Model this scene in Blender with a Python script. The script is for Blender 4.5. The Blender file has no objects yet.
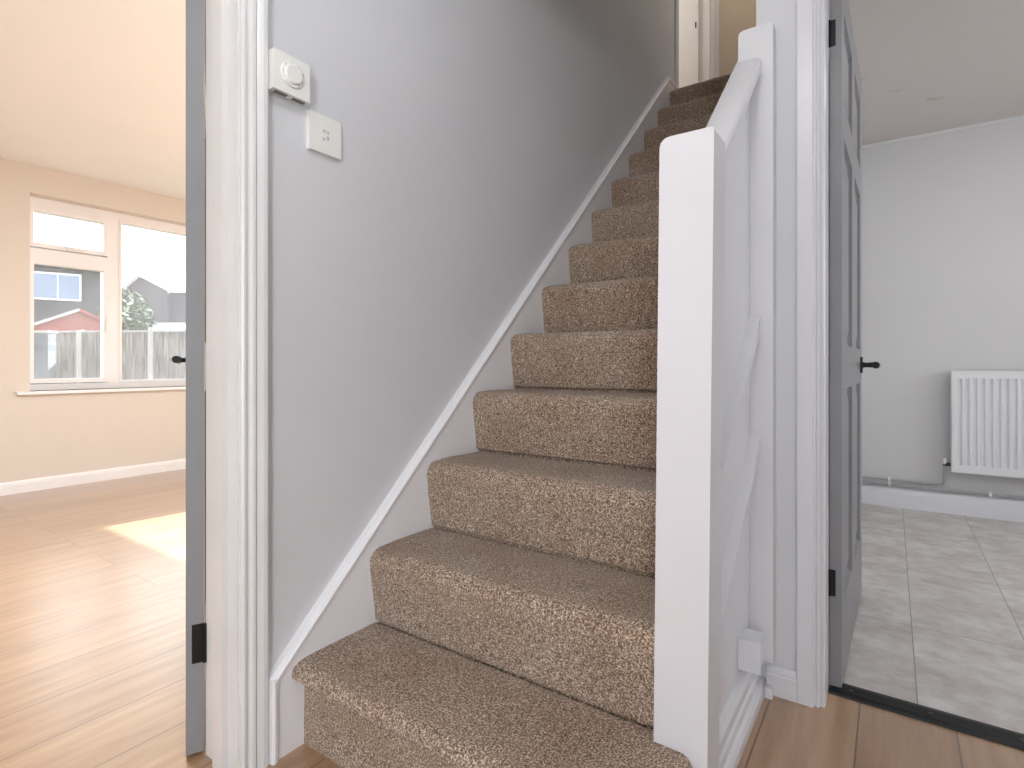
import bpy, bmesh, math, random
from mathutils import Vector, Matrix
random.seed(7)
PI = math.pi
scene = bpy.context.scene
C = scene.collection

# ------------------------------------------------------------------ camera
cam_d = bpy.data.cameras.new('camera'); cam = bpy.data.objects.new('camera', cam_d); C.objects.link(cam)
cam.location = (1.1346, -0.7830, 0.8896)
cam.rotation_euler = (PI/2, 0, 0.605)
cam_d.sensor_width = 36.0
cam_d.lens = 549.26/1024*36
cam_d.shift_y = -19.74/1024
cam_d.clip_start = 0.02
scene.camera = cam

# ------------------------------------------------------------------ world, sun, lights, exposure
scene.view_settings.view_transform = 'Standard'
scene.view_settings.look = 'None'
scene.view_settings.gamma = 1
scene.view_settings.exposure = 0.0
scene.view_settings.use_curve_mapping = False
w = bpy.data.worlds.new('sky'); scene.world = w; w.use_nodes = True
bgn = w.node_tree.nodes['Background']
bgn.inputs[0].default_value = (0.93, 0.955, 1.0, 1); bgn.inputs[1].default_value = 3.0

def lamp(name, kind, loc, rot, power, color=(1, 1, 1), sx=None, sy=None, **kw):
    d = bpy.data.lights.new(name, kind); d.energy = power; d.color = color
    if kind == 'AREA':
        d.shape = 'RECTANGLE'; d.size = sx; d.size_y = sy
    for k, v in kw.items(): setattr(d, k, v)
    o = bpy.data.objects.new(name, d); C.objects.link(o); o.location = loc; o.rotation_euler = rot
    return o
# sun from beyond the far end of the left room (through its garden doors)
sun = lamp('sun', 'SUN', (0, 12, 8), (0, 0, 0), 25.0, (0.88, 0.95, 1.0), angle=0.009)
sun.rotation_euler = Vector((-0.105, -1, -0.634)).to_track_quat('-Z', 'Y').to_euler()
# unseen side light added behind the viewer, balances left wall, newel and panel
lamp('hall_side_fill', 'AREA', (1.985, -2.60, 1.15), (0, PI/2, 0), 46, (0.965, 0.985, 1.0), 1.9, 1.0)
# added overhead fill, lifts the treads and the tops of the battens
lamp('hall_overhead_fill', 'POINT', (0.96, -0.55, 2.14), (0, 0, 0), 12, (0.97, 0.985, 1.0), shadow_soft_size=0.12)
# left room: daylight of its garden doors and an added overhead fill for the floor
lamp('garden_door_daylight', 'AREA', (-1.27, 3.38, 1.05), (-PI/2, 0, 0), 22, (1, 0.99, 0.98), 1.5, 1.9)
lamp('left_room_fill', 'AREA', (-1.15, 0.0, 2.25), (0, 0, 0), 74, (0.82, 0.925, 1.0), 0.5, 0.5)
# kitchen: window daylight and an added overhead fill to shade undersides
lamp('kitchen_window_daylight', 'AREA', (3.55, 2.0, 1.5), (0, PI/2, 0), 12, (0.98, 0.985, 1.0), 1.1, 1.5)
lamp('kitchen_fill', 'AREA', (1.9, 2.1, 2.25), (0, 0, 0), 5, (1.0, 0.97, 0.94), 0.3, 0.3)
# added warm fill on the landing, and daylight of the upstairs room
lamp('landing_fill', 'POINT', (0.55, 3.1, 4.6), (0, 0, 0), 12, (1, 0.90, 0.78), shadow_soft_size=0.12)
lamp('upstairs_room_daylight', 'AREA', (-1.2, 2.9, 3.9), (0, -PI/2, 0), 18, (1, 0.95, 0.90), 0.8, 1.0)

# ------------------------------------------------------------------ materials
def sc(r, g, b):
    f = lambda c: (c/255/12.92) if c/255 <= .04045 else ((c/255+.055)/1.055)**2.4
    return (f(r), f(g), f(b), 1)
class NT:
    def __init__(s, name):
        s.m = bpy.data.materials.new(name); s.m.use_nodes = True
        s.t = s.m.node_tree; s.b = s.t.nodes['Principled BSDF']
    def n(s, kind, **kw):
        x = s.t.nodes.new(kind)
        for k, v in kw.items(): setattr(x, k, v)
        return x
    def l(s, a, b): s.t.links.new(a, b)
    def coord(s, scale=(1, 1, 1)):
        tc = s.n('ShaderNodeTexCoord'); mp = s.n('ShaderNodeMapping'); mp.inputs['Scale'].default_value = scale
        s.l(tc.outputs['Object'], mp.inputs[0]); return mp.outputs[0]
    def noise(s, vec, scale, detail=3, rough=.55):
        x = s.n('ShaderNodeTexNoise'); x.inputs['Scale'].default_value = scale
        x.inputs['Detail'].default_value = detail; x.inputs['Roughness'].default_value = rough
        s.l(vec, x.inputs['Vector']); return x.outputs['Fac']
    def ramp(s, fac, stops):
        r = s.n('ShaderNodeValToRGB'); e = r.color_ramp.elements
        while len(e) < len(stops): e.new(.5)
        for q, (p, c) in zip(e, stops): q.position = p; q.color = c
        s.l(fac, r.inputs[0]); return r.outputs[0]
    def mix(s, fac, a, b, mode='MIX'):
        x = s.n('ShaderNodeMix', data_type='RGBA', blend_type=mode)
        for sock, v in ((x.inputs[0], fac), (x.inputs[6], a), (x.inputs[7], b)):
            if hasattr(v, 'is_linked'): s.l(v, sock)
            else: sock.default_value = v
        return x.outputs[2]
    def bump(s, h, strength, dist=.002):
        x = s.n('ShaderNodeBump'); x.inputs['Strength'].default_value = strength; x.inputs['Distance'].default_value = dist
        s.l(h, x.inputs['Height']); s.l(x.outputs[0], s.b.inputs['Normal'])

def paint(name, col, rough=.5, var=.04, nscale=2.5, bump=.05, spec=.4, metal=0):
    t = NT(name); v = t.coord(); n1 = t.noise(v, nscale)
    a = tuple(c*(1-var) for c in col[:3]) + (1,); b = tuple(min(1, c*(1+var)) for c in col[:3]) + (1,)
    t.l(t.ramp(n1, [(.3, a), (.7, b)]), t.b.inputs['Base Color'])
    t.b.inputs['Roughness'].default_value = rough; t.b.inputs['Specular IOR Level'].default_value = spec
    t.b.inputs['Metallic'].default_value = metal
    if bump: t.bump(t.noise(v, 180, 2), bump, .001)
    return t.m

M = {}
M['wall_grey'] = paint('grey_wall_paint', sc(216, 217, 220), .6, .025, 1.6, .12)
M['wall_cream'] = paint('cream_wall_paint', sc(222, 210, 197), .7, .02, 1.2, .08)
M['ceil_cream'] = paint('cream_ceiling_paint', sc(242, 238, 232), .8, .015, 1.2, .08)
M['wall_white'] = paint('white_wall_paint', sc(208, 207, 206), .7, .02, 1.3, .1)
M['wall_beige'] = paint('beige_wall_paint', sc(205, 190, 170), .7, .03, 1.5, .1)
M['gloss_white'] = paint('white_gloss_paint', sc(222, 222, 226), .28, .012, 3, .03, .5)
M['gloss_aged'] = paint('aged_white_gloss_paint', sc(223, 223, 223), .3, .03, 5, .04, .5)
M['string_white'] = paint('lightened_white_gloss', sc(238, 238, 241), .3, .012, 3, .03, .5)  # same white gloss, lightened because too little light reaches the string
M['upvc'] = paint('white_upvc', sc(243, 238, 236), .3, .01, 3, 0, .5)
M['door_grey'] = paint('grey_door_paint', sc(137, 137, 140), .4, .05, 6, .05, .4)
M['black'] = paint('black_metal', sc(12, 12, 13), .45, .05, 9, 0, .35)
M['dark_iron'] = paint('dark_iron', sc(60, 58, 58), .4, .05, 9, 0, .5)
M['plastic'] = paint('white_plastic', sc(236, 236, 232), .35, .01, 5, 0, .5)
M['plastic_yellow'] = paint('yellowed_plastic', sc(222, 219, 205), .4, .02, 8, 0, .5)
M['slot'] = paint('dark_slot', sc(120, 118, 112), .6, .02, 8, 0)
M['mark'] = paint('grey_mark', sc(196, 196, 198), .5, .02, 8, 0)
M['radiator'] = paint('radiator_enamel', sc(226, 226, 228), .35, .01, 3, 0, .5)
M['pipe'] = paint('shade_greyed_pipe', sc(168, 168, 170), .4, .03, 6, 0, .5)  # white pipes greyed to stand in for the shadow lines beneath them

def carpet():
    t = NT('brown_fleck_carpet'); v = t.coord()
    n1 = t.noise(v, 270, 2, .75)
    n2 = t.noise(v, 120, 2, .6)
    n3 = t.noise(v, 5, 3, .6)
    c = t.ramp(n1, [(.34, sc(84, 66, 53)), (.45, sc(144, 122, 104)), (.54, sc(194, 172, 152)), (.64, sc(252, 238, 222))])
    d = t.ramp(n2, [(.36, sc(216, 206, 197)), (.62, sc(255, 252, 248))])
    c = t.mix(.75, c, d, 'MULTIPLY')
    e = t.ramp(n3, [(.32, sc(232, 218, 208)), (.62, sc(255, 255, 255))])
    c = t.mix(.8, c, e, 'MULTIPLY')
    t.l(c, t.b.inputs['Base Color'])
    t.b.inputs['Roughness'].default_value = .95; t.b.inputs['Specular IOR Level'].default_value = .1
    t.b.inputs['Sheen Weight'].default_value = .25; t.b.inputs['Sheen Roughness'].default_value = .6
    t.bump(n1, .9, .006)
    return t.m
M['carpet'] = carpet()

def wood():
    t = NT('oak_plank_floor')
    tc = t.n('ShaderNodeTexCoord'); sp = t.n('ShaderNodeSeparateXYZ'); t.l(tc.outputs['Object'], sp.inputs[0])
    cb = t.n('ShaderNodeCombineXYZ')
    ax = t.n('ShaderNodeMath', operation='ADD'); ax.inputs[1].default_value = .197*40 - 1.066
    ay = t.n('ShaderNodeMath', operation='ADD'); ay.inputs[1].default_value = 20.24
    t.l(sp.outputs[0], ax.inputs[0]); t.l(sp.outputs[1], ay.inputs[0])
    t.l(ay.outputs[0], cb.inputs[0]); t.l(ax.outputs[0], cb.inputs[1])
    br = t.n('ShaderNodeTexBrick'); br.offset = .37; br.offset_frequency = 2
    br.inputs['Scale'].default_value = 1; br.inputs['Brick Width'].default_value = 1.86; br.inputs['Row Height'].default_value = .197
    br.inputs['Mortar Size'].default_value = .0019; br.inputs['Mortar Smooth'].default_value = .1
    br.inputs['Color1'].default_value = (0, 0, 0, 1); br.inputs['Color2'].default_value = (1, 1, 1, 1); br.inputs['Mortar'].default_value = (.5, .5, .5, 1)
    t.l(cb.outputs[0], br.inputs['Vector'])
    # grain stretched along the planks, shifted per plank
    sc_ = t.n('ShaderNodeVectorMath', operation='MULTIPLY'); sc_.inputs[1].default_value = (1.1, 13, 1); t.l(cb.outputs[0], sc_.inputs[0])
    off = t.n('ShaderNodeVectorMath', operation='MULTIPLY_ADD'); t.l(br.outputs['Color'], off.inputs[0]); off.inputs[1].default_value = (7, 5, 31); t.l(sc_.outputs[0], off.inputs[2])
    g = t.noise(off.outputs[0], 2.2, 6, .62)
    s3 = t.n('ShaderNodeVectorMath', operation='MULTIPLY'); s3.inputs[1].default_value = (.9, 5.5, 1); t.l(cb.outputs[0], s3.inputs[0])
    of3 = t.n('ShaderNodeVectorMath', operation='MULTIPLY_ADD'); t.l(br.outputs['Color'], of3.inputs[0]); of3.inputs[1].default_value = (11, 3, 23); t.l(s3.outputs[0], of3.inputs[2])
    g3 = t.noise(of3.outputs[0], 1.1, 2, .45)
    m3 = t.n('ShaderNodeMath', operation='MULTIPLY'); m3.inputs[1].default_value = 11; t.l(g3, m3.inputs[0])
    pp = t.n('ShaderNodeMath', operation='PINGPONG'); pp.inputs[1].default_value = 1; t.l(m3.outputs[0], pp.inputs[0])
    c = t.ramp(g, [(.28, sc(154, 118, 86)), (.5, sc(174, 139, 106)), (.72, sc(191, 157, 124))])
    c2 = t.ramp(pp.outputs[0], [(0, sc(226, 214, 204)), (.45, sc(255, 255, 255))])
    c = t.mix(.4, c, c2, 'MULTIPLY')
    pl = t.ramp(br.outputs['Color'], [(0, sc(226, 220, 214)), (1, sc(255, 252, 248))])
    c = t.mix(.8, c, pl, 'MULTIPLY')
    c = t.mix(br.outputs['Fac'], c, sc(92, 70, 54))
    t.l(c, t.b.inputs['Base Color'])
    t.b.inputs['Roughness'].default_value = .30; t.b.inputs['Specular IOR Level'].default_value = .7; t.b.inputs['Coat Weight'].default_value = 1; t.b.inputs['Coat IOR'].default_value = 1.62; t.b.inputs['Coat Roughness'].default_value = .30
    t.bump(g, .08, .002)
    return t.m
M['wood'] = wood()

def tiles():
    t = NT('grey_stone_tile_floor')
    tc = t.n('ShaderNodeTexCoord'); sp = t.n('ShaderNodeSeparateXYZ'); t.l(tc.outputs['Object'], sp.inputs[0])
    cb = t.n('ShaderNodeCombineXYZ')
    ax = t.n('ShaderNodeMath', operation='ADD'); ax.inputs[1].default_value = .296*40 - 1.190
    ay = t.n('ShaderNodeMath', operation='ADD'); ay.inputs[1].default_value = .63*20 - 1.527
    t.l(sp.outputs[0], ax.inputs[0]); t.l(sp.outputs[1], ay.inputs[0])
    t.l(ay.outputs[0], cb.inputs[0]); t.l(ax.outputs[0], cb.inputs[1])
    br = t.n('ShaderNodeTexBrick'); br.offset = 0
    br.inputs['Scale'].default_value = 1; br.inputs['Brick Width'].default_value = .63; br.inputs['Row Height'].default_value = .296
    br.inputs['Mortar Size'].default_value = .0016; br.inputs['Mortar Smooth'].default_value = .2
    br.inputs['Color1'].default_value = (0, 0, 0, 1); br.inputs['Color2'].default_value = (1, 1, 1, 1)
    t.l(cb.outputs[0], br.inputs['Vector'])
    off = t.n('ShaderNodeVectorMath', operation='MULTIPLY_ADD'); t.l(br.outputs['Color'], off.inputs[0]); off.inputs[1].default_value = (3, 3, 17)
    s2 = t.n('ShaderNodeVectorMath', operation='MULTIPLY'); s2.inputs[1].default_value = (1.7, 1.2, 1); t.l(cb.outputs[0], s2.inputs[0]); t.l(s2.outputs[0], off.inputs[2])
    g = t.noise(off.outputs[0], 3.4, 7, .66)
    g2 = t.noise(off.outputs[0], 14, 4, .6)
    c = t.ramp(g, [(.3, sc(178, 172, 167)), (.5, sc(199, 195, 192)), (.7, sc(216, 214, 212))])
    c = t.mix(.5, c, t.ramp(g2, [(.35, sc(214, 206, 200)), (.6, sc(255, 255, 255))]), 'MULTIPLY')
    c = t.mix(br.outputs['Fac'], c, sc(134, 128, 122))
    t.l(c, t.b.inputs['Base Color'])
    t.b.inputs['Roughness'].default_value = .38
    t.bump(g2, .08, .002)
    return t.m
M['tiles'] = tiles()

def stained_ceiling():
    t = NT('kitchen_ceiling_paint'); v = t.coord()
    n = t.noise(v, 7.5, 2, .5)
    c = t.ramp(n, [(.22, sc(186, 176, 170)), (.31, sc(204, 198, 192))])
    t.l(c, t.b.inputs['Base Color']); t.b.inputs['Roughness'].default_value = .8
    return t.m
M['ceil_kitchen'] = stained_ceiling()

def bricks(name, c1, c2, mortar, wdt=.225, hgt=.075):
    t = NT(name)
    tc = t.n('ShaderNodeTexCoord'); sp = t.n('ShaderNodeSeparateXYZ'); t.l(tc.outputs['Object'], sp.inputs[0])
    cb = t.n('ShaderNodeCombineXYZ'); ad = t.n('ShaderNodeMath', operation='ADD')
    t.l(sp.outputs[0], ad.inputs[0]); t.l(sp.outputs[1], ad.inputs[1])
    t.l(ad.outputs[0], cb.inputs[0]); t.l(sp.outputs[2], cb.inputs[1])
    br = t.n('ShaderNodeTexBrick'); br.inputs['Scale'].default_value = 1
    br.inputs['Brick Width'].default_value = wdt; br.inputs['Row Height'].default_value = hgt; br.inputs['Mortar Size'].default_value = .006
    br.inputs['Color1'].default_value = c1; br.inputs['Color2'].default_value = c2; br.inputs['Mortar'].default_value = mortar
    t.l(cb.outputs[0], br.inputs['Vector']); t.l(br.outputs['Color'], t.b.inputs['Base Color']); t.b.inputs['Roughness'].default_value = .85
    return t.m
M['house_brick'] = bricks('grey_brown_brick', sc(70, 72, 80), sc(62, 58, 60), sc(82, 80, 84))
M['pale_brick'] = bricks('pale_brick', sc(112, 106, 110), sc(98, 92, 96), sc(124, 120, 122))
M['block'] = bricks('grey_block', sc(84, 88, 94), sc(104, 108, 114), sc(134, 136, 140), .42, .2)

def slats(name, a, b, scale):
    t = NT(name); v = t.coord((1, 1, .06)); n = t.noise(v, scale, 3, .6)
    t.l(t.ramp(n, [(.38, a), (.60, b)]), t.b.inputs['Base Color']); t.b.inputs['Roughness'].default_value = .85
    return t.m
M['fence_wood'] = slats('weathered_fence_wood', sc(78, 70, 63), sc(150, 142, 135), 34)
M['concrete'] = paint('pale_concrete', sc(176, 174, 172), .85, .04, 6, .1)
M['shed_red'] = paint('red_shed_boards', sc(158, 84, 78), .8, .05, 6, .05)
M['roof_tile'] = paint('grey_roof_tile', sc(150, 148, 154), .8, .06, 8, .1)
M['felt'] = paint('pale_roof_felt', sc(190, 188, 188), .8, .04, 8, .1)
M['outdoor_glass'] = paint('sky_tinted_glass', sc(126, 142, 168), .12, .02, 2, 0, .6)  # reflected sky put into the base colour of the house panes
M['ground'] = paint('garden_ground', sc(90, 92, 76), .9, .15, 3, .2)
M['leaf'] = paint('hedge_leaf', sc(92, 102, 84), .7, .2, 12, 0)
M['bark'] = paint('bark', sc(110, 100, 90), .9, .1, 9, 0)

def glass():
    t = NT('hazed_window_glass'); nt = t.t
    out = nt.nodes['Material Output']; nt.nodes.remove(t.b)
    tr = t.n('ShaderNodeBsdfTransparent'); gl = t.n('ShaderNodeBsdfGlossy'); gl.inputs['Roughness'].default_value = .03
    tl = t.n('ShaderNodeBsdfTranslucent'); tl.inputs['Color'].default_value = (.95, .95, .96, 1)
    v = t.coord(); n = t.noise(v, 3, 3)
    haze = t.ramp(n, [(.3, (.06, .06, .06, 1)), (.7, (.13, .13, .13, 1))])  # overexposure haze put into the panes as a patchy translucent share
    m1 = t.n('ShaderNodeMixShader'); t.l(haze, m1.inputs[0]); t.l(tr.outputs[0], m1.inputs[1]); t.l(tl.outputs[0], m1.inputs[2])
    m2 = t.n('ShaderNodeMixShader'); m2.inputs[0].default_value = .03; t.l(m1.outputs[0], m2.inputs[1]); t.l(gl.outputs[0], m2.inputs[2])
    t.l(m2.outputs[0], out.inputs[0])
    return t.m
M['glass'] = glass()

# ------------------------------------------------------------------ mesh helpers
def box(bm, x0, x1, y0, y1, z0, z1, mi=0):
    vs = [bm.verts.new(p) for p in ((x0, y0, z0), (x1, y0, z0), (x1, y1, z0), (x0, y1, z0), (x0, y0, z1), (x1, y0, z1), (x1, y1, z1), (x0, y1, z1))]
    for f in ((0, 3, 2, 1), (4, 5, 6, 7), (0, 1, 5, 4), (1, 2, 6, 5), (2, 3, 7, 6), (3, 0, 4, 7)):
        bm.faces.new([vs[i] for i in f]).material_index = mi
    return bm
def B(*bs):
    bm = bmesh.new()
    for b in bs: box(bm, *b)
    return bm
def prism(bm, pts, axis, a0, a1, mi=0):
    """extrude a 2-D polygon along an axis; pts are the other two coordinates in xyz order"""
    def put(p, a):
        if axis == 'x': return (a, p[0], p[1])
        if axis == 'y': return (p[0], a, p[1])
        return (p[0], p[1], a)
    r0 = [bm.verts.new(put(p, a0)) for p in pts]; r1 = [bm.verts.new(put(p, a1)) for p in pts]
    n = len(pts)
    for i in range(n): bm.faces.new((r0[i], r0[(i+1) % n], r1[(i+1) % n], r1[i])).material_index = mi
    bm.faces.new(r0[::-1]).material_index = mi; bm.faces.new(r1).material_index = mi
    return bm
def PR(pts, axis, a0, a1): return prism(bmesh.new(), pts, axis, a0, a1)
def tube(bm, pts, r, seg=10, cap=True):
    rings = []
    pts = [Vector(p) for p in pts]
    up = Vector((0, 0, 1))
    for i, p in enumerate(pts):
        d = (pts[min(i+1, len(pts)-1)] - pts[max(i-1, 0)]).normalized()
        a = d.cross(up)
        if a.length < 1e-3: a = d.cross(Vector((0, 1, 0)))
        a.normalize(); b = d.cross(a)
        rr = r[i] if isinstance(r, (list, tuple)) else r
        rings.append([bm.verts.new(p + (a*math.cos(2*PI*k/seg) + b*math.sin(2*PI*k/seg))*rr) for k in range(seg)])
    for q, s in zip(rings, rings[1:]):
        for k in range(seg): bm.faces.new((q[k], q[(k+1) % seg], s[(k+1) % seg], s[k]))
    if cap: bm.faces.new(rings[0][::-1]); bm.faces.new(rings[-1])
    return bm
def bevel(bm, w, seg=2, sel=None):
    bm.edges.ensure_lookup_table()
    es = [e for e in bm.edges if (e.calc_face_angle(0) > .5) and (sel is None or sel(e))]
    bmesh.ops.bevel(bm, geom=es, offset=w, segments=seg, affect='EDGES', profile=.5, clamp_overlap=True)
    return bm
def obj(name, bm, mats, parent=None, smooth=False, local=False):
    bmesh.ops.recalc_face_normals(bm, faces=bm.faces)
    if parent is not None and not local:
        root = parent
        while root.parent: root = root.parent
        bmesh.ops.translate(bm, verts=bm.verts, vec=-root.location)
    me = bpy.data.meshes.new(name); bm.to_mesh(me); bm.free()
    for m in (mats if isinstance(mats, (list, tuple)) else [mats]): me.materials.append(m)
    if smooth:
        for p in me.polygons: p.use_smooth = True
        try: me.set_sharp_from_angle(angle=math.radians(35))
        except Exception: pass
    o = bpy.data.objects.new(name, me); C.objects.link(o)
    if parent is not None: o.parent = parent
    return o
def tag(o, label, cat, group=None, kind=None):
    if label: o['label'] = label
    if cat: o['category'] = cat
    if group: o['group'] = group
    if kind: o['kind'] = kind
    return o
def thing(name, loc, label, cat, group=None, kind=None, rotz=0):
    o = bpy.data.objects.new(name, None); C.objects.link(o); o.location = loc; o.rotation_euler = (0, 0, rotz)
    o.empty_display_size = .1
    return tag(o, label, cat, group, kind)
def struct(name, bm, mats, label, cat, **k): return tag(obj(name, bm, mats, **k), label, cat, kind='structure')
def face_mats(bm, fn):
    bm.normal_update()
    for f in bm.faces: f.material_index = fn(f)
    return bm

CEIL = 2.29
# ------------------------------------------------------------------ room shell
wood_bm = B((-3.83, 2.0, -2.2, .80, -.06, 0))
box(wood_bm, -3.83, -.02, .80, 3.4, -.06, 0)
box(wood_bm, .80, 2.0, .80, .935, -.06, 0); box(wood_bm, -.15, 2.0, -3.3, -2.2, -.06, 0)
struct('floor', wood_bm, M['wood'], 'oak plank floor of the hall and of the room on the left', 'floor')
struct('floor_kitchen', B((.80, 3.6, .935, 3.4, -.06, 0)), M['tiles'], 'pale grey stone tile floor beyond the doorway on the right', 'floor')

# left wall of the stairs, with the doorway to the left room and the landing doorway
wl = B((-.15, -.02, -3.3, -.9355, -.06, 2.5), (-.15, -.02, -.935, -.145, 2.025, 2.5), (-.15, -.02, -.145, 2.795, -.06, 5.0),
       (-.15, -.02, 2.795, 3.561, 4.63, 5.0), (-.15, -.02, 3.561, 3.85, 2.3, 5.0))
face_mats(wl, lambda f: 1 if (f.normal.x < -.5 or False) else 0)
struct('wall_left', wl, [M['wall_grey'], M['wall_cream']], 'light grey painted wall rising beside the carpeted stairs', 'wall')
# wall at the right of the stairs: short hall face and the stairwell side
wr = B((.827, .9505, .846, 3.85, -.06, 5.0))
struct('wall_stairs', wr, M['wall_grey'], 'narrow grey wall between the upper newel post and the kitchen door frame', 'wall')
wk = B((.951, .985, .846, .95, -.06, 2.5), (.985, 1.805, .846, .95, 2.025, 2.5), (1.805, 3.85, .846, .95, -.06, 2.5))
struct('wall_kitchen_front', wk, [M['wall_grey']], 'hall wall over and beside the kitchen doorway', 'wall')
hb = B((-.15, 2.12, -3.42, -3.3, -.06, 2.5))
struct('wall_hall_back', hb, M['wall_grey'], 'plain hall wall behind the viewer', 'wall')
struct('wall_hall_right', B((2.0, 2.12, -3.3, -3.1, -.06, 2.5), (2.0, 2.12, -2.1, .845, -.06, 2.5), (2.0, 2.12, -3.1, -2.1, -.06, .2), (2.0, 2.12, -3.1, -2.1, 2.1, 2.5)), M['wall_grey'], 'right side wall of the hall with an unseen opening added to let light in', 'wall')
struct('ceiling', B((-.02, 2.0, -3.3, .83, CEIL, 2.5)), M['wall_white'], 'white hall ceiling in front of the stairs', 'ceiling')
# stairwell enclosure and landing
struct('wall_stairwell_front', B((-.15, .95, .72, .83, 2.5, 5.0)), M['wall_grey'], 'stairwell wall above the hall ceiling', 'wall')
struct('ceiling_stairwell', B((-1.6, 1.0, .72, 3.97, 5.0, 5.1)), M['wall_white'], 'ceiling high over the stairs and landing', 'ceiling')
struct('wall_landing', B((-1.6, 1.0, 3.85, 3.97, 2.3, 5.0)), M['wall_beige'], 'beige landing wall at the top of the stairs', 'wall')
struct('floor_landing', B((-.02, .827, 2.62, 3.85, 2.35, 2.598)), M['carpet'], 'brown carpeted landing at the head of the stairs', 'floor')
struct('wall_upstairs_room', B((-1.6, -1.5, 1.9, 3.85, 2.3, 5.0), (-1.5, -.15, 1.9, 2.0, 2.3, 5.0)), M['wall_beige'], 'walls of the upstairs room seen through its doorway', 'wall')
struct('floor_upstairs_room', B((-1.5, -.152, 2.0, 3.85, 2.42, 2.597), (-.152, -.022, 2.803, 3.555, 2.42, 2.597)), M['carpet'], 'carpeted floor of the upstairs room', 'floor')

# left room
X0 = -3.83
WY0, WY1, WZ0, WZ1 = .461, 2.35, .70, 2.095
ww = B((X0-.27, X0, -2.3, WY0, -.06, 2.5), (X0-.27, X0, WY1, 3.65, -.06, 2.5), (X0-.27, X0, WY0, WY1, -.06, WZ0), (X0-.27, X0, WY0, WY1, WZ1, 2.5))
struct('wall_window', ww, M['wall_cream'], 'cream wall around the white window in the left room', 'wall')
struct('wall_left_room_back', B((X0-.27, -.15, -2.42, -2.2, -.06, 2.5)), M['wall_cream'], 'cream back wall of the left room', 'wall')
struct('wall_left_room_far', B((X0, -2.09, 3.4, 3.65, -.06, 2.5), (-.45, -.15, 3.4, 3.65, -.06, 2.5), (-2.09, -.45, 3.4, 3.65, 2.05, 2.5)), M['wall_cream'], 'cream far wall of the left room with a garden opening', 'wall')
struct('ceiling_left_room', B((X0, -.15, -2.2, 3.4, CEIL, 2.5)), M['ceil_cream'], 'pale cream ceiling of the room on the left', 'ceiling')
# kitchen
struct('wall_kitchen_back', B((.80, 3.72, 3.4, 3.52, -.06, 2.5)), M['wall_white'], 'off white kitchen wall behind the radiator', 'wall')
struct('wall_kitchen_right', B((3.6, 3.72, .95, 3.4, -.06, .95), (3.6, 3.72, .95, 3.4, 2.1, 2.5), (3.6, 3.72, .95, 1.2, .95, 2.1), (3.6, 3.72, 2.8, 3.4, .95, 2.1)), M['wall_white'], 'kitchen wall with its window opening on the right', 'wall')
struct('ceiling_kitchen', B((.95, 3.6, .95, 3.4, CEIL, 2.5)), M['ceil_kitchen'], 'dull off white kitchen ceiling with small stains', 'ceiling')
for nm, x0, x1, lb in (('', .95, 3.6, ''),):
    struct('trim_coving', PR([(3.4, CEIL), (3.4, CEIL-.012), (3.388, CEIL)], 'x', x0, x1), M['wall_white'], 'thin painted line where the kitchen wall meets its ceiling', 'trim')

# ------------------------------------------------------------------ skirtings
def skirt_profile(h, d, sgn, base):
    """2-D profile (offset from wall, z): flat board with a moulded top"""
    p = [(0, 0), (d, 0), (d, h*.72), (d*.86, h*.76), (d*.86, h*.84), (d*.5, h*.95), (d*.25, h), (0, h)]
    return [(base+sgn*a, b) for a, b in p]
struct('baseboard_left_room', PR(skirt_profile(.085, .016, 1, X0), 'y', -2.2, 3.4), M['upvc'], 'low white skirting under the window wall in the left room', 'skirting board')
struct('baseboard_kitchen', PR(skirt_profile(.12, .018, -1, 3.4), 'x', .95, 3.6), M['gloss_white'], 'white skirting board below the pipes along the kitchen wall', 'skirting board')
struct('baseboard_stairs', PR([(.82, 0), (.854, 0), (.854, .024), (.849, .034), (.842, .038), (.842, .060), (.837, .066), (.837, .090), (.830, .102), (.82, .106)], 'y', .268, .8455),
       M['gloss_white'], 'white stepped skirting along the foot of the stair panel', 'skirting board')
sk = PR(skirt_profile(.075, .017, -1, .846), 'x', .856, .928)
box(sk, .8545, .874, .806, .8455, 0, .028)
struct('baseboard_right', sk, M['gloss_white'], 'very short white skirting between stair panel and kitchen door frame', 'skirting board')

# ------------------------------------------------------------------ architraves and linings
def arch_profile(w, base, sgn_out, wall, sgn_w, t=.017):
    """profile from the opening edge outward: ridged inner part, flat outer band. returns (along, depth) pairs"""
    p = [(0, 0), (0, t*.55), (.004, t*.75), (.009, t*.78), (.013, t*.55), (.017, t*.62), (.022, t*.95), (.028, t), (.033, t*.75), (.038, t*.9), (.046, t*1.08), (w-.006, t*1.12), (w, t*.9), (w, 0)]
    return [(base+sgn_out*a, wall+sgn_w*b) for a, b in p]
# left door frame (in the plane x = -0.02)
tr = thing('trim_1', (-.02, -.15, 0), 'white moulded door frame at the left, between the left room and the stairs', 'door frame', kind='structure')
LN = -.150     # lining face
ar = bmesh.new()
prf = arch_profile(.060, -.146, 1, -.02, 1, .018)
prism(ar, [(d, a) for a, d in prf], 'z', 0, 2.09)
obj('architrave', ar, M['gloss_aged'], tr)
ar = bmesh.new(); prism(ar, [(d, a) for a, d in arch_profile(.060, -.939, -1, -.02, 1, .018)], 'z', 0, 2.09); obj('architrave', ar, M['gloss_aged'], tr)
ar = bmesh.new(); prism(ar, [(d, a) for a, d in arch_profile(.060, 2.024, 1, -.02, 1, .018)], 'y', -.939, -.146); obj('architrave', ar, M['gloss_aged'], tr)
li = B((-.151, -.0185, LN, LN+.0045, 0, 2.016), (-.151, -.0185, -.9352, -.931, 0, 2.016), (-.151, -.0185, -.9352, LN+.0045, 2.016, 2.0245))
obj('door_lining', li, M['gloss_aged'], tr)
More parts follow.
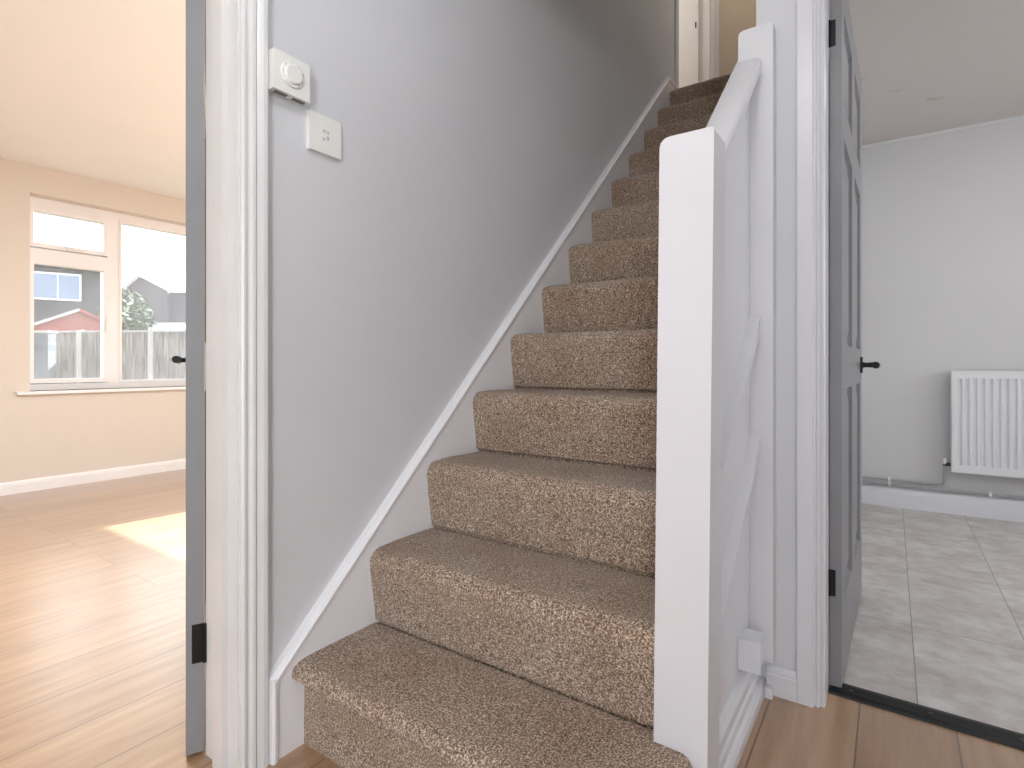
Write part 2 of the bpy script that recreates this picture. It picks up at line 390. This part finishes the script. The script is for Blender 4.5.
# door stop on the lining, moulded
for ya, yb2 in ((LN-.013, LN-.0002), (-.9308, -.918)):
    obj('door_stop', bevel(B((-.098, -.058, ya, yb2, 0, 2.0155)), .003, 2), M['gloss_aged'], tr)
obj('door_stop', bevel(B((-.098, -.058, -.918, LN-.013, 2.0025, 2.0158)), .003, 2), M['gloss_aged'], tr)

# kitchen door frame (in the plane y = 0.83)
tk = thing('trim_2', (1.0, .83, 0), 'white moulded door frame of the kitchen doorway', 'door frame', kind='structure')
KP = [(-.066, .8462), (-.066, .8315), (-.063, .829), (-.029, .829), (-.0265, .832), (-.026, .840), (-.022, .8405), (-.018, .8365), (-.014, .8385), (-.012, .8465), (-.008, .8475), (-.0045, .8455), (-.002, .849), (-.0005, .858), (-.0005, .872), (-.004, .872)]
ar = bmesh.new(); prism(ar, [(.9935+a, b) for a, b in KP], 'z', 0, 2.085); obj('architrave', ar, M['gloss_white'], tk)
ar = bmesh.new(); prism(ar, [(1.7965-a, b) for a, b in KP], 'z', 0, 2.085); obj('architrave', ar, M['gloss_white'], tk)
ar = bmesh.new(); prism(ar, [(b-.0007, 2.0195-a) for a, b in KP], 'x', .9272, 1.8628); obj('architrave', ar, M['gloss_white'], tk)
li = B((.9865, .9925, .866, .9515, 0, 2.016), (1.7975, 1.8035, .866, .9515, 0, 2.016), (.9865, 1.8035, .866, .9515, 2.016, 2.0235))
obj('door_lining', li, M['gloss_white'], tk)

# landing door frame, in the same plane as the left wall
tl = thing('trim_3', (-.02, 3.56, 2.6), 'cream lit door frame on the landing at the top of the stairs', 'door frame', kind='structure')
ar = bmesh.new(); prism(ar, [(d, a) for a, d in arch_profile(.052, 3.563, 1, -.02, 1, .018)], 'z', 2.6, 4.68); obj('architrave', ar, M['gloss_aged'], tl)
ar = bmesh.new(); prism(ar, [(d, a) for a, d in arch_profile(.062, 2.795, -1, -.02, 1, .012)], 'z', 2.6, 4.68); obj('architrave', ar, M['gloss_aged'], tl)
li = B((-.26, -.0185, 3.556, 3.5605, 2.6, 4.62), (-.15, -.0185, 2.7955, 2.801, 2.6, 4.62))
obj('door_lining', li, M['gloss_aged'], tl)
obj('door_stop', bevel(B((-.150, -.100, 3.534, 3.5558, 2.6, 4.62)), .004, 2), M['gloss_aged'], tl)
obj('strike_plate', B((-.122, -.112, 3.5320, 3.5345, 3.500, 3.545)), M['dark_iron'], tl)

# ------------------------------------------------------------------ staircase
R_, G_ = .2, .21692
st = thing('staircase', (.4, 0, 0), 'straight staircase with brown fleck carpet, white string and boarded white balustrade', 'staircase')
def step_bm(k, x0, x1):
    """carpeted step: riser leaning out to a rounded nose, tread running back"""
    y0 = (k-1)*G_; z0 = (k-1)*R_; z1 = k*R_
    yb = k*G_ + .002
    e = .024
    pr = [(y0, z0-.05 if k > 1 else 0), (y0+.010, z0-.004), (y0+.010, z0+.004), (y0-.001, z0+.011), (y0-e*.25, z0+.055), (y0-e*.58, z0+.105), (y0-e*.92, z1-.052)]
    for a in range(0, 7):                                    # nose, r = .022
        t = PI + a*(PI/2)/6
        pr.append((y0-e+.034+.034*math.cos(t), z1-.034-.034*math.sin(t)))
    pr += [(y0+.08, z1+.001), (y0+.15, z1), (yb, z1-.001), (yb, z0-.05 if k > 1 else 0)]
    if k == 13: pr = [p if p[0] < y0+.05 else (p[0], p[1]) for p in pr]
    n = 26; bm = bmesh.new(); rings = []
    for i in range(n+1):
        x = x0+(x1-x0)*i/n
        edge = min(i, n-i)
        ring = []
        for j, (y, z) in enumerate(pr):
            q = 0 if j in (0, len(pr)-1) else 1
            dy = (random.random()-.5)*.0022*q; dz = (random.random()-.5)*.0016*q
            if edge == 0 and 6 <= j <= 13: dy += .004; dz -= .003
            ring.append(bm.verts.new((x, y+dy, z+dz)))
        rings.append(ring)
    m = len(pr)
    for a, b in zip(rings, rings[1:]):
        for j in range(m): bm.faces.new((a[j], b[j], b[(j+1) % m], a[(j+1) % m]))
    bm.faces.new(rings[0]); bm.faces.new(rings[-1][::-1])
    return bm
def first_step_bm():
    """bottom step: overhanging rounded tread that wraps round the foot of the newel"""
    def plan(front, side):
        y0 = -front; x1 = .838+side; r = .05
        p = [(0.0, G_), (0.0, y0)]
        nseg = 22
        p += [(x1*(i/nseg)*(1-r/x1) , y0) for i in range(1, nseg)]
        for a in range(0, 7):
            t = -PI/2 + a*(PI/2)/6
            p.append((x1-r+r*math.cos(t), y0+r+r*math.sin(t)))
        p += [(x1, .10), (x1-.004, .165), (x1-.014, .189), (.782, .189), (.782, G_)]
        return p
    lv = [(0, 0, 0), (.05, .001, 0), (.10, 0, 0), (.150, -.001, 0), (.156, .014, .012), (.160, .024, .018), (.168, .031, .022), (.178, .033, .024), (.188, .029, .021), (.196, .020, .014), (.200, .008, .006), (.201, -.03, -.03)]
    bm = bmesh.new(); rings = []
    for z, f, s in lv:
        ring = []
        for (x, y) in plan(f, s):
            j = .0016 if z > 0 else 0
            ring.append(bm.verts.new((max(0, x), y+(random.random()-.5)*j, z+(random.random()-.5)*j)))
        rings.append(ring)
    m = len(rings[0])
    for a, b in zip(rings, rings[1:]):
        for j in range(m): bm.faces.new((a[j], a[(j+1) % m], b[(j+1) % m], b[j]))
    bm.faces.new(rings[0][::-1]); bm.faces.new(rings[-1])
    return bm
obj('carpeted_step', first_step_bm(), M['carpet'], st, smooth=True)
for k in range(2, 14):
    obj('carpeted_step', step_bm(k, 0, .782), M['carpet'], st, smooth=True)
# wall string with its moulded cap
def zs(y): return .262 + .9365*y        # upper edge of the string
S0, S1 = -.080, 2.60
poly = [(S0, 0), (G_*0+.01, 0), (2.75, 2.55), (2.75, 2.648), (2.52, 2.648), (2.52, zs(2.52)), (S0, zs(S0))]
poly = [(S0, 0), (.05, 0), (2.76, 2.50), (2.76, 2.66), (2.56, 2.66), (S0, zs(S0))]
obj('wall_string', PR(poly, 'x', -.02, 0), M['string_white'], st)
cap = bmesh.new()
L0 = Vector((0, S0-.004, zs(S0-.004))); L1 = Vector((0, 2.565, 2.664))
d = (L1-L0).normalized(); nrm = Vector((0, -d.z, d.y))
prof = [(-.02, .003), (-.004, .003), (0.003, .000), (.008, -.005), (.008, -.010), (.004, -.014), (-.001, -.016), (-.02, -.016)]
r0 = [cap.verts.new(L0+Vector((x, 0, 0))+nrm*h) for x, h in prof]; r1 = [cap.verts.new(L1+Vector((x, 0, 0))+nrm*h) for x, h in prof]
for i in range(len(prof)): cap.faces.new((r0[i], r0[(i+1) % len(prof)], r1[(i+1) % len(prof)], r1[i]))
cap.faces.new(r0[::-1]); cap.faces.new(r1)
prism(cap, [(-.02, S0-.006), (.004, S0-.004), (.008, S0+.002), (.006, S0+.010), (0, S0+.013), (-.02, S0+.013)], 'z', 0, zs(S0))
box(cap, -.02, .006, 2.555, 2.76, 2.648, 2.668)
obj('string_capping', cap, M['string_white'], st)
# newel posts
nv = []
def post_outline(x0, x1, zt, rl, rr):
    p = [(x0, 0), (x1, 0)]
    p += [(x1-rr+rr*math.sin(a*PI/12), zt-rr+rr*math.cos(a*PI/12)) for a in range(6, -1, -1)]
    p += [(x0+rl-rl*math.sin(a*PI/12), zt-rl+rl*math.cos(a*PI/12)) for a in range(0, 7)]
    return p
nb = PR(post_outline(.782, .878, 1.299, .018, .006), 'y', .190, .270)
for v in nb.verts: v.co.x += (v.co.z-.75)*.0105          # the lower post leans very slightly
bevel(nb, .003, 2, lambda e: abs(e.verts[0].co.y-e.verts[1].co.y) < 1e-5 and e.calc_face_angle(0) > 1.2)
obj('newel_post', nb, M['gloss_white'], st, smooth=True)
nb = PR(post_outline(.790, .877, 1.695, .014, .005), 'y', .800, .8455)
for v in nb.verts: v.co.z += .10
bevel(nb, .003, 2, lambda e: abs(e.verts[0].co.y-e.verts[1].co.y) < 1e-5 and e.calc_face_angle(0) > 1.2)
obj('newel_post', nb, M['gloss_white'], st, smooth=True)
# boarded panel under the rail
def zr(y): return 1.712+.94*(y-.8)
pn = PR([(.262, 0), (.806, 0), (.806, zr(.806)-.03), (.262, zr(.262)-.03)], 'x', .800, .820)
obj('balustrade_panel', pn, M['gloss_white'], st)
# hand rail, rounded top
hr = bmesh.new()
H0, H1 = .262, .832
prof = [(.780, -.040), (.778, -.016), (.782, -.006), (.791, 0), (.837, 0), (.845, -.004), (.850, -.014), (.848, -.040)]
r0 = [hr.verts.new((x, H0, zr(H0)+h)) for x, h in prof]; r1 = [hr.verts.new((x, H1, zr(H1)+h)) for x, h in prof]
for i in range(len(prof)): hr.faces.new((r0[i], r0[(i+1) % len(prof)], r1[(i+1) % len(prof)], r1[i]))
hr.faces.new(r0[::-1]); hr.faces.new(r1)
obj('handrail', hr, M['gloss_white'], st, smooth=True)
# sloping battens across the panel
for (ya, za, yb2, zb, hgt) in ((.268, .550, .815, 1.035, .048), (.268, .220, .815, .715, .034)):
    bt = bmesh.new(); yb_ = .799
    sl = (zb-za)/(yb2-ya); zb_ = za+sl*(yb_-ya)
    prism(bt, [(ya, za-hgt), (yb_, zb_-hgt), (yb_, zb_), (ya, za)], 'x', .820, .845)
    bevel(bt, .003, 2)
    obj('balustrade_batten', bt, M['gloss_white'], st)

# ------------------------------------------------------------------ box at the foot of the upper post
jb = thing('junction_box', (.84, .70, .133), 'small white box under the upper newel post, just above the stair skirting', 'box')
b = B((.8203, .866, .668, .735, .136, .205)); bevel(b, .003, 2); obj('box_body', b, M['gloss_white'], jb)
b = B((.8203, .872, .660, .668, .132, .209)); bevel(b, .003, 2); obj('box_lid', b, M['gloss_white'], jb)

# ------------------------------------------------------------------ thermostat and switch on the left wall
th = thing('thermostat', (-.02, -.037, 1.546), 'white square wall thermostat with a round dial, highest on the grey wall', 'thermostat')
XW = -.02
b = B((XW, XW+.010, -.088, .010, 1.506, 1.592)); bevel(b, .002, 2); obj('backplate', b, M['plastic'], th)
b = B((XW+.010, XW+.032, -.085, .007, 1.502, 1.590)); bevel(b, .004, 3); obj('body', b, M['plastic'], th)
v = bmesh.new()
for y in (-.075, -.030): box(v, XW+.013, XW+.024, y, y+.030, 1.5005, 1.503)
obj('vent_slot', v, M['slot'], th)
dl = bmesh.new(); nn = 40
def ring(x, r, rip=0): return [dl.verts.new((x, -.039+(r+rip*(1 if k % 2 else 0))*math.cos(2*PI*k/nn), 1.547+(r+rip*(1 if k % 2 else 0))*math.sin(2*PI*k/nn))) for k in range(nn)]
rg = [ring(XW+.031, .0285), ring(XW+.035, .0285), ring(XW+.037, .027), ring(XW+.037, .024), ring(XW+.041, .021, .0008), ring(XW+.043, .019)]
for a, c in zip(rg, rg[1:]):
    for k in range(nn): dl.faces.new((a[k], a[(k+1) % nn], c[(k+1) % nn], c[k]))
dl.faces.new(rg[-1]); dl.faces.new(rg[0][::-1])
di = obj('dial', dl, M['plastic'], th)
mk = bmesh.new()
for k in range(7):
    a = math.radians(-60+k*40)
    c = Vector((XW+.0374, -.039+.0255*math.cos(a), 1.547+.0255*math.sin(a)))
    box(mk, c.x-.0004, c.x+.0003, c.y-.0012, c.y+.0012, c.z-.0024, c.z+.0024)
obj('dial_mark', mk, M['mark'], di)

sw = thing('wall_switch', (-.02, .066, 1.452), 'flat white square switch plate, below and right of the thermostat', 'switch')
b = B((XW, XW+.012, .020, .112, 1.406, 1.498)); bevel(b, .003, 3); obj('faceplate', b, M['plastic'], sw)
b = B((XW+.0115, XW+.0126, .052, .080, 1.430, 1.470)); bevel(b, .0004, 1); rk = obj('rocker', b, M['plastic'], sw)
mk = B((XW+.0125, XW+.0128, .057, .066, 1.457, 1.463), (XW+.0125, XW+.0128, .069, .075, 1.455, 1.463), (XW+.0125, XW+.0128, .057, .064, 1.437, 1.443), (XW+.0125, XW+.0128, .068, .075, 1.440, 1.450))
obj('faint_printed_mark', mk, M['mark'], rk)

# ------------------------------------------------------------------ six panel doors
def door(name, loc, rotz, label, width, thick, hgt, side, rooms):
    """local frame: hinge edge at y=0, leaf runs to +y (width); thickness runs from x=0 to side*thick"""
    d = thing(name, loc, label, 'door', kind='structure', rotz=rotz)
    T = thick
    xa, xb = (0, T) if side > 0 else (-T, 0)
    zs_ = [.008, .225, .820, .945, 1.525, 1.625, 1.882, hgt]
    ys_ = [0, .075, width/2-.055, width/2+.050, width-.090, width]
    fr = bmesh.new()
    for a, c in ((0, 1), (2, 3), (4, 5)): box(fr, xa, xb, ys_[a], ys_[c], zs_[0], zs_[7])
    for a in (0, 2, 4, 6):
        for c in (1, 3): box(fr, xa, xb, ys_[c], ys_[c+1], zs_[a], zs_[a+1])
    obj('door_frame', fr, M['door_grey'], d, local=True)
    for a in (1, 3, 5):
        for c in (1, 3):
            p = bmesh.new()
            y0, y1, z0, z1 = ys_[c], ys_[c+1], zs_[a], zs_[a+1]
            for xs, sg in ((xa, 1), (xb, -1)):
                lv = [(0, 0), (.004, .010), (.010, .013), (.022, .013), (.050, .006)]
                rings = []
                for ins, dep in lv:
                    x = xs+sg*dep
                    rings.append([p.verts.new((x, y0+ins, z0+ins)), p.verts.new((x, y1-ins, z0+ins)), p.verts.new((x, y1-ins, z1-ins)), p.verts.new((x, y0+ins, z1-ins))])
                for q, r in zip(rings, rings[1:]):
                    for k in range(4): p.faces.new((q[k], q[(k+1) % 4], r[(k+1) % 4], r[k]))
                p.faces.new(rings[-1])
            obj('door_panel', p, M['door_grey'], d, local=True)
    return d, xa, xb
def handle(d, xface, sg, yh, zh, lever=-.10, plate=(.04, .04), name='door_handle'):
    h = bmesh.new()
    box(h, min(xface, xface+sg*.007), max(xface, xface+sg*.007), yh-.020, yh+.020, zh-.030, zh+.030); bevel(h, .003, 2)
    hh = obj(name, h, M['black'], d, local=True)
    t = bmesh.new()
    tube(t, [(xface+sg*.005, yh, zh), (xface+sg*.018, yh, zh), (xface+sg*.036, yh, zh)], [.012, .009, .010], 14)
    tube(t, [(xface+sg*.046, yh+.006, zh), (xface+sg*.050, yh-.004, zh-.001), (xface+sg*.051, yh-.05, zh-.002), (xface+sg*.051, yh+lever, zh)], [.010, .013, .010, .012], 14)
    tube(t, [(xface+sg*.034, yh, zh), (xface+sg*.050, yh, zh)], [.010, .009], 12)
    o = obj('lever', t, M['black'], hh, smooth=True, local=True)
    return hh
# kitchen door: hinged at the left jamb, open flat against the kitchen's left side
dk, xa, xb = door('door_1', (.9935, .954, 0), math.radians(-1.1), 'grey six panel door standing open into the kitchen', .80, .029, 1.985, 1, None)
handle(dk, xb, 1, .735, .887)
for z0 in (.255, 1.760):
    h = B((0.000, .015, -.0012, .0006, z0, z0+.072)); tube(h, [(-.001, -.004, z0), (-.001, -.004, z0+.072)], .0045, 10)
    obj('hinge', h, M['black'], dk, local=True)
# left door: opened past square into the left room, seen on its hinge edge
ang = math.atan2(.891, .454)      # leaf direction (-.891,.454) = +y rotated by this angle
dl_, xa, xb = door('door_2', (-.156, -.152, 0), math.radians(63.0), 'grey door opened into the left room, seen edge on', .762, .036, 1.985, -1, None)
handle(dl_, xa, -1, .690, .905, lever=-.09)
for z0 in (.212, 1.790):
    h = B((-.024, .0, -.0014, .0006, z0, z0+.088)); tube(h, [(.002, -.004, z0), (.002, -.004, z0+.088)], .0045, 10)
    obj('hinge', h, M['black'], dl_, local=True)

# ------------------------------------------------------------------ threshold
thd = thing('threshold_strip', (1.4, .96, 0), 'black metal threshold strip between oak planks and kitchen tiles', 'threshold')
p = PR([(.925, 0), (.928, .006), (.938, .009), (.972, .010), (.990, .007), (.996, 0)], 'x', .9930, 1.7970)
obj('strip', p, M['black'], thd)
for x in (1.045, 1.215, 1.385, 1.60): obj('screw_head', tube(bmesh.new(), [(x, .955, .0085), (x, .955, .0112)], .0045, 12), M['dark_iron'], thd)

# ------------------------------------------------------------------ kitchen radiator and pipes
ra = thing('radiator', (2.0, 3.4, .26), 'white ridged panel radiator on the kitchen wall', 'radiator')
rx0, rx1, rz0, rz1, ry = 1.419, 2.60, .262, .852, 3.305
p = bmesh.new()
fl = [(rx0+.012, ry+.004)]
x = rx0+.030
pts = [(rx0+.006, ry+.03), (rx0+.006, ry+.004), (rx0+.028, ry+.004)]
x = rx0+.034
while x < rx1-.05:
    pts += [(x, ry+.010), (x+.010, ry+.010), (x+.016, ry+.001), (x+.028, ry+.001)]
    x += .034
pts += [(rx1-.006, ry+.004), (rx1-.006, ry+.03)]
prism(p, pts, 'z', rz0+.045, rz1-.045)
obj('ridged_panel', p, M['radiator'], ra)
p = B((rx0+.004, rx1-.004, ry, ry+.03, rz1-.045, rz1-.008), (rx0+.004, rx1-.004, ry, ry+.03, rz0, rz0+.045), (rx0+.004, rx0+.026, ry, ry+.03, rz0+.045, rz1-.045), (rx1-.026, rx1-.004, ry, ry+.03, rz0+.045, rz1-.045))
bevel(p, .004, 2); obj('panel_rim', p, M['radiator'], ra)
p = B((rx0, rx1, ry+.002, ry+.066, rz1-.0075, rz1)); bevel(p, .002, 2); obj('top_grille', p, M['radiator'], ra)
p = B((rx0, rx0+.0035, ry+.004, ry+.065, rz0, rz1-.008)); obj('side_panel', p, M['radiator'], ra)
p = B((rx1-.0035, rx1, ry+.004, ry+.065, rz0, rz1-.008)); obj('side_panel', p, M['radiator'], ra)
for x in (rx0+.15, rx1-.19): obj('wall_bracket', B((x, x+.04, ry+.060, 3.399, rz0+.05, rz1-.05)), M['radiator'], ra)
obj('back_panel', B((rx0+.02, rx1-.02, ry+.045, ry+.062, rz0+.01, rz1-.02)), M['radiator'], ra)
p = bmesh.new(); tube(p, [(rx0+.005, ry+.035, .300), (rx0-.012, ry+.035, .300), (rx0-.036, ry+.035, .300)], [.008, .011, .010], 12)
va = obj('valve', p, M['dark_iron'], ra, smooth=True)
p = bmesh.new(); tube(p, [(rx0-.028, ry+.035, .300), (rx0-.028, ry+.035, .335)], [.011, .010], 12); obj('valve_cap', p, M['plastic'], va, smooth=True)

pi_ = thing('heating_pipe', (1.8, 3.38, .15), 'lower white pipe running along the top of the kitchen skirting', 'pipe')
p = bmesh.new(); tube(p, [(.98, 3.376, .142), (3.55, 3.376, .142)], .0075, 10); obj('pipe_run', p, M['pipe'], pi_, smooth=True)
for x in (1.122, 1.60): obj('pipe_clip', B((x-.007, x+.007, 3.366, 3.4, .131, .153)), M['plastic'], pi_)
pi2 = thing('heating_pipe', (1.2, 3.38, .18), 'upper white pipe that turns up to the radiator valve', 'pipe')
p = bmesh.new(); tube(p, [(.98, 3.376, .171), (1.365, 3.376, .171), (1.384, 3.374, .173), (1.390, 3.360, .185), (1.391, 3.341, .21), (1.391, 3.340, .29)], .0075, 10); obj('pipe_run', p, M['pipe'], pi2, smooth=True)
p = B((1.115, 1.129, 3.366, 3.4, .160, .182)); obj('pipe_clip', p, M['plastic'], pi2)

# ------------------------------------------------------------------ left room window
FX = X0-.10           # inner face of the frame
wn = thing('window_1', (FX, 1.4, WZ0), 'white framed window with small top light in the cream left room', 'window', kind='structure')
def ring_box(x0, x1, y0, y1, z0, z1, wd):
    bm = B((x0, x1, y0, y0+wd, z0, z1), (x0, x1, y1-wd, y1, z0, z1), (x0, x1, y0+wd, y1-wd, z0, z0+wd), (x0, x1, y0+wd, y1-wd, z1-wd, z1))
    return bm
FZ0, FZ1 = WZ0, WZ1
e_ = .0008
fb = B((FX-.065, FX, WY0+e_, WY0+.022, FZ0+e_, FZ1-e_), (FX-.065, FX, WY1-.045, WY1-e_, FZ0+e_, FZ1-e_),
       (FX-.065, FX, WY0+.022, WY1-.045, FZ0+e_, FZ0+.045), (FX-.065, FX, WY0+.022, WY1-.045, FZ1-.075, FZ1-e_),
       (FX-.065, FX, .955, 1.040, FZ0+.045, FZ1-.075), (FX-.065, FX, WY0+.022, .955, 1.640, 1.725))
obj('window_frame', fb, M['upvc'], wn)
# top light casement
cs = ring_box(FX-.060, FX+.014, .4735, .960, 1.735, 2.022, .030); bevel(cs, .004, 2)
c1 = obj('casement', cs, M['upvc'], wn)
obj('pane', B((FX-.030, FX-.026, .495, .94, 1.76, 2.0)), M['glass'], c1)
cs = ring_box(FX-.060, FX+.014, .4725, .961, .752, 1.648, .032); bevel(cs, .004, 2)
c2 = obj('casement', cs, M['upvc'], wn)
obj('pane', B((FX-.030, FX-.026, .495, .94, .775, 1.63)), M['glass'], c2)
bd = ring_box(FX-.060, FX+.006, 1.036, WY1-.04, .745, 2.035, .018); bevel(bd, .004, 2)
obj('glazing_bead', bd, M['upvc'], wn)
obj('pane', B((FX-.030, FX-.026, 1.045, WY1-.05, .755, 2.025)), M['glass'], wn)
hd = bmesh.new(); tube(hd, [(FX+.014, .70, 1.748), (FX+.030, .70, 1.748)], .008, 10); tube(hd, [(FX+.030, .695, 1.748), (FX+.032, .74, 1.752), (FX+.032, .80, 1.752)], [.010, .008, .007], 10)
obj('window_handle', hd, M['upvc'], c1, smooth=True)
hd = bmesh.new(); tube(hd, [(FX+.014, .944, 1.15), (FX+.030, .944, 1.15)], .008, 10); tube(hd, [(FX+.030, .944, 1.145), (FX+.032, .944, 1.20), (FX+.032, .944, 1.27)], [.010, .008, .007], 10)
obj('window_handle', hd, M['upvc'], c2, smooth=True)
sl = B((X0-.10, X0+.035, WY0-.075, WY1+.075, WZ0-.022, WZ0)); bevel(sl, .006, 3)
struct('trim_sill', sl, M['upvc'], 'white window sill under the left room window', 'window sill')

# ------------------------------------------------------------------ outside
ca = Vector((1.1346, -.783, .8896)); yaw = .605
fw = Vector((-math.sin(yaw), math.cos(yaw), 0)); rt = Vector((math.cos(yaw), math.sin(yaw), 0))
GZ = -.25
struct('garden_ground', B((-60, X0-.27, -20, 50, GZ-.1, GZ)), M['ground'], 'garden ground outside the left room window', 'ground')
def at(px, D, z=0): 
    p = ca+fw*D+rt*(D*(px-512)/549.26); return Vector((p.x, p.y, z))
def oriented(o, p): o.location = p; return o
# garden fence: its own frame, x along the fence, y to the back
fa, fb_ = at(-10, 13.3), at(152, 13.0)
fdir = (fb_-fa); fdir.z = 0; fl = fdir.length; frot = math.atan2(fdir.y, fdir.x)
step = 1.80
fen = thing('garden_fence', (fb_.x, fb_.y, GZ), 'weathered close boarded garden fence with pale concrete posts, outside the left window', 'fence', rotz=frot)
FH = 1.96
for i in range(-3, 4):
    obj('fence_post', bevel(B((i*step-.06, i*step+.06, -.06, .06, 0, FH+.06 if i == 0 else FH)), .01, 2), M['concrete'], fen, local=True)
    if i < 3:
        x0 = i*step+.06; x1 = (i+1)*step-.06
        pb = bmesh.new(); nb_ = 14; wd = (x1-x0)/nb_
        for j in range(nb_): box(pb, x0+j*wd, x0+(j+1)*wd-.006, -.012+.012*(j % 2), .004+.012*(j % 2), .15, FH-.06)
        box(pb, x0, x1, .016, .05, .5, .58); box(pb, x0, x1, .016, .05, 1.5, 1.58)
        obj('fence_panel', pb, M['fence_wood'], fen, local=True)
        obj('capping_rail', B((x0, x1, -.03, .03, FH-.06, FH-.02)), M['concrete'], fen, local=True)
        obj('gravel_board', B((x0, x1, -.02, .02, 0, .15)), M['concrete'], fen, local=True)
# block pier at the left of the fence
bl = at(44, 12.0, GZ)
pr_ = thing('block_wall', bl, 'pale grey block wall end before the fence, low in the left window pane', 'garden wall', rotz=frot)
obj('blockwork', B((-.22, .19, -.1, .1, 0, 1.82)), M['block'], pr_, local=True)
obj('coping', bevel(B((-.24, .21, -.12, .12, 1.82, 1.87)), .01, 1), M['concrete'], pr_, local=True)
# red shed behind the fence
sp = at(72, 17.0, GZ)
sh = thing('garden_shed', sp, 'red boarded garden shed with low gable showing above the fence', 'shed', rotz=frot+math.radians(38))
bw = bmesh.new(); prism(bw, [(-1.15, 0), (.72, 0), (.72, 2.50), (.19, 2.78), (-1.15, 2.18)], 'y', 0, 2.0)
obj('shed_wall', bw, M['shed_red'], sh, local=True)
for s_, pts in ((-1, [(-1.25, 2.12), (.19, 2.785), (.19, 2.88), (-1.25, 2.21)]), (1, [(.80, 2.46), (.19, 2.785), (.19, 2.88), (.80, 2.55)])):
    obj('roof_slope', prism(bmesh.new(), pts, 'y', -.12, 2.1), M['felt'] if s_ < 0 else M['shed_red'], sh, local=True)
# dark house with wide window
hp = at(50, 24.0, GZ)
ho = thing('house', hp, 'grey brown brick house with a wide pale window, behind the red shed', 'house', rotz=frot+math.radians(40))
obj('house_wall', B((-4, 1.85, 0, 4.4, 0, 5.45)), M['house_brick'], ho, local=True)
hwn = obj('house_window', B((-2.0, 1.08, -.06, .04, 3.95, 5.15)), M['upvc'], ho, local=True)
for a, c in ((-1.94, .24), (.29, 1.02)): obj('window_pane', B((a, c, -.08, -.05, 4.03, 5.07)), M['outdoor_glass'], hwn, local=True)
obj('house_roof', prism(bmesh.new(), [(-.3, 5.45), (4.7, 5.45), (2.2, 5.62)], 'x', -4.2, 1.95), M['roof_tile'], ho, local=True)
# pale house with gable and barge boards
gp = at(139, 30.0, GZ)
h2 = thing('house', gp, 'pale brick house with a white barge board, in the right window pane', 'house', rotz=frot)
gb = bmesh.new(); prism(gb, [(-.75, 0), (1.6, 0), (1.6, 5.2), (.05, 5.95), (-.75, 5.35)], 'y', 0, 8)
obj('gable_wall', gb, M['pale_brick'], h2, local=True)
obj('side_wing', B((1.6, 9, .4, 8, 0, 5.1)), M['pale_brick'], h2, local=True)
rf = bmesh.new(); prism(rf, [(.3, 5.1), (4.2, 6.1), (8.2, 5.1)], 'x', .3, 9.3); obj('house_roof', rf, M['roof_tile'], h2, local=True)
bb = bmesh.new(); prism(bb, [(.05, 5.95), (1.75, 5.10), (1.75, 5.28), (.05, 6.13)], 'y', -.14, -.02); prism(bb, [(-.85, 5.28), (.05, 5.95), (.05, 6.13), (-.85, 5.46)], 'y', -.14, -.02); box(bb, 1.75, 9, .2, .32, 5.06, 5.24)
obj('barge_board', bb, M['upvc'], h2, local=True)
obj('porch_roof', B((1.0, 9, -.7, .4, 2.9, 3.35)), M['upvc'], h2, local=True)
# shrubs along the fence
def bush(px, D, z0, rad, hgt, label, n, name='garden_shrub', cat='shrub'):
    p = at(px, D, GZ)
    s = thing(name, p, label, cat)
    bm = bmesh.new(); rnd = random.Random(px)
    for _ in range(n):
        a = rnd.uniform(0, 2*PI); u = rnd.uniform(-1, 1); r = rad*(.55+.45*rnd.random())
        q = Vector((math.cos(a)*math.sqrt(1-u*u)*r, math.sin(a)*math.sqrt(1-u*u)*r, z0+hgt/2+u*hgt/2*(.6+.4*rnd.random())))
        rot = Matrix.Rotation(rnd.uniform(0, 6.28), 3, Vector((rnd.uniform(-1, 1), rnd.uniform(-1, 1), rnd.uniform(-1, 1))).normalized())
        l = rnd.uniform(.10, .18)
        vs = [bm.verts.new(q+rot @ Vector(c)*l) for c in ((-1, 0, 0), (0, -.45, .1), (1, 0, 0), (0, .45, .1))]
        bm.faces.new(vs)
    obj('foliage', bm, M['leaf'], s, local=True)
    t = bmesh.new(); tube(t, [(0, 0, 0), (.03, .02, z0*.6), (0, 0, z0+hgt*.6)], [.06, .045, .02], 8); obj('stem', t, M['bark'], s, local=True)
    return s
bush(123, 16.0, .9, .55, 1.9, 'soft green shrub rising above the fence beside the window mullion', 700)
bush(127, 21.0, 1.4, .95, 2.6, 'taller pale tree behind the fence, left of the pale brick house', 900, 'garden_tree', 'tree')
bush(160, 17.5, .8, .9, 1.4, 'wide low shrub just showing over the fence in the right window pane', 900)
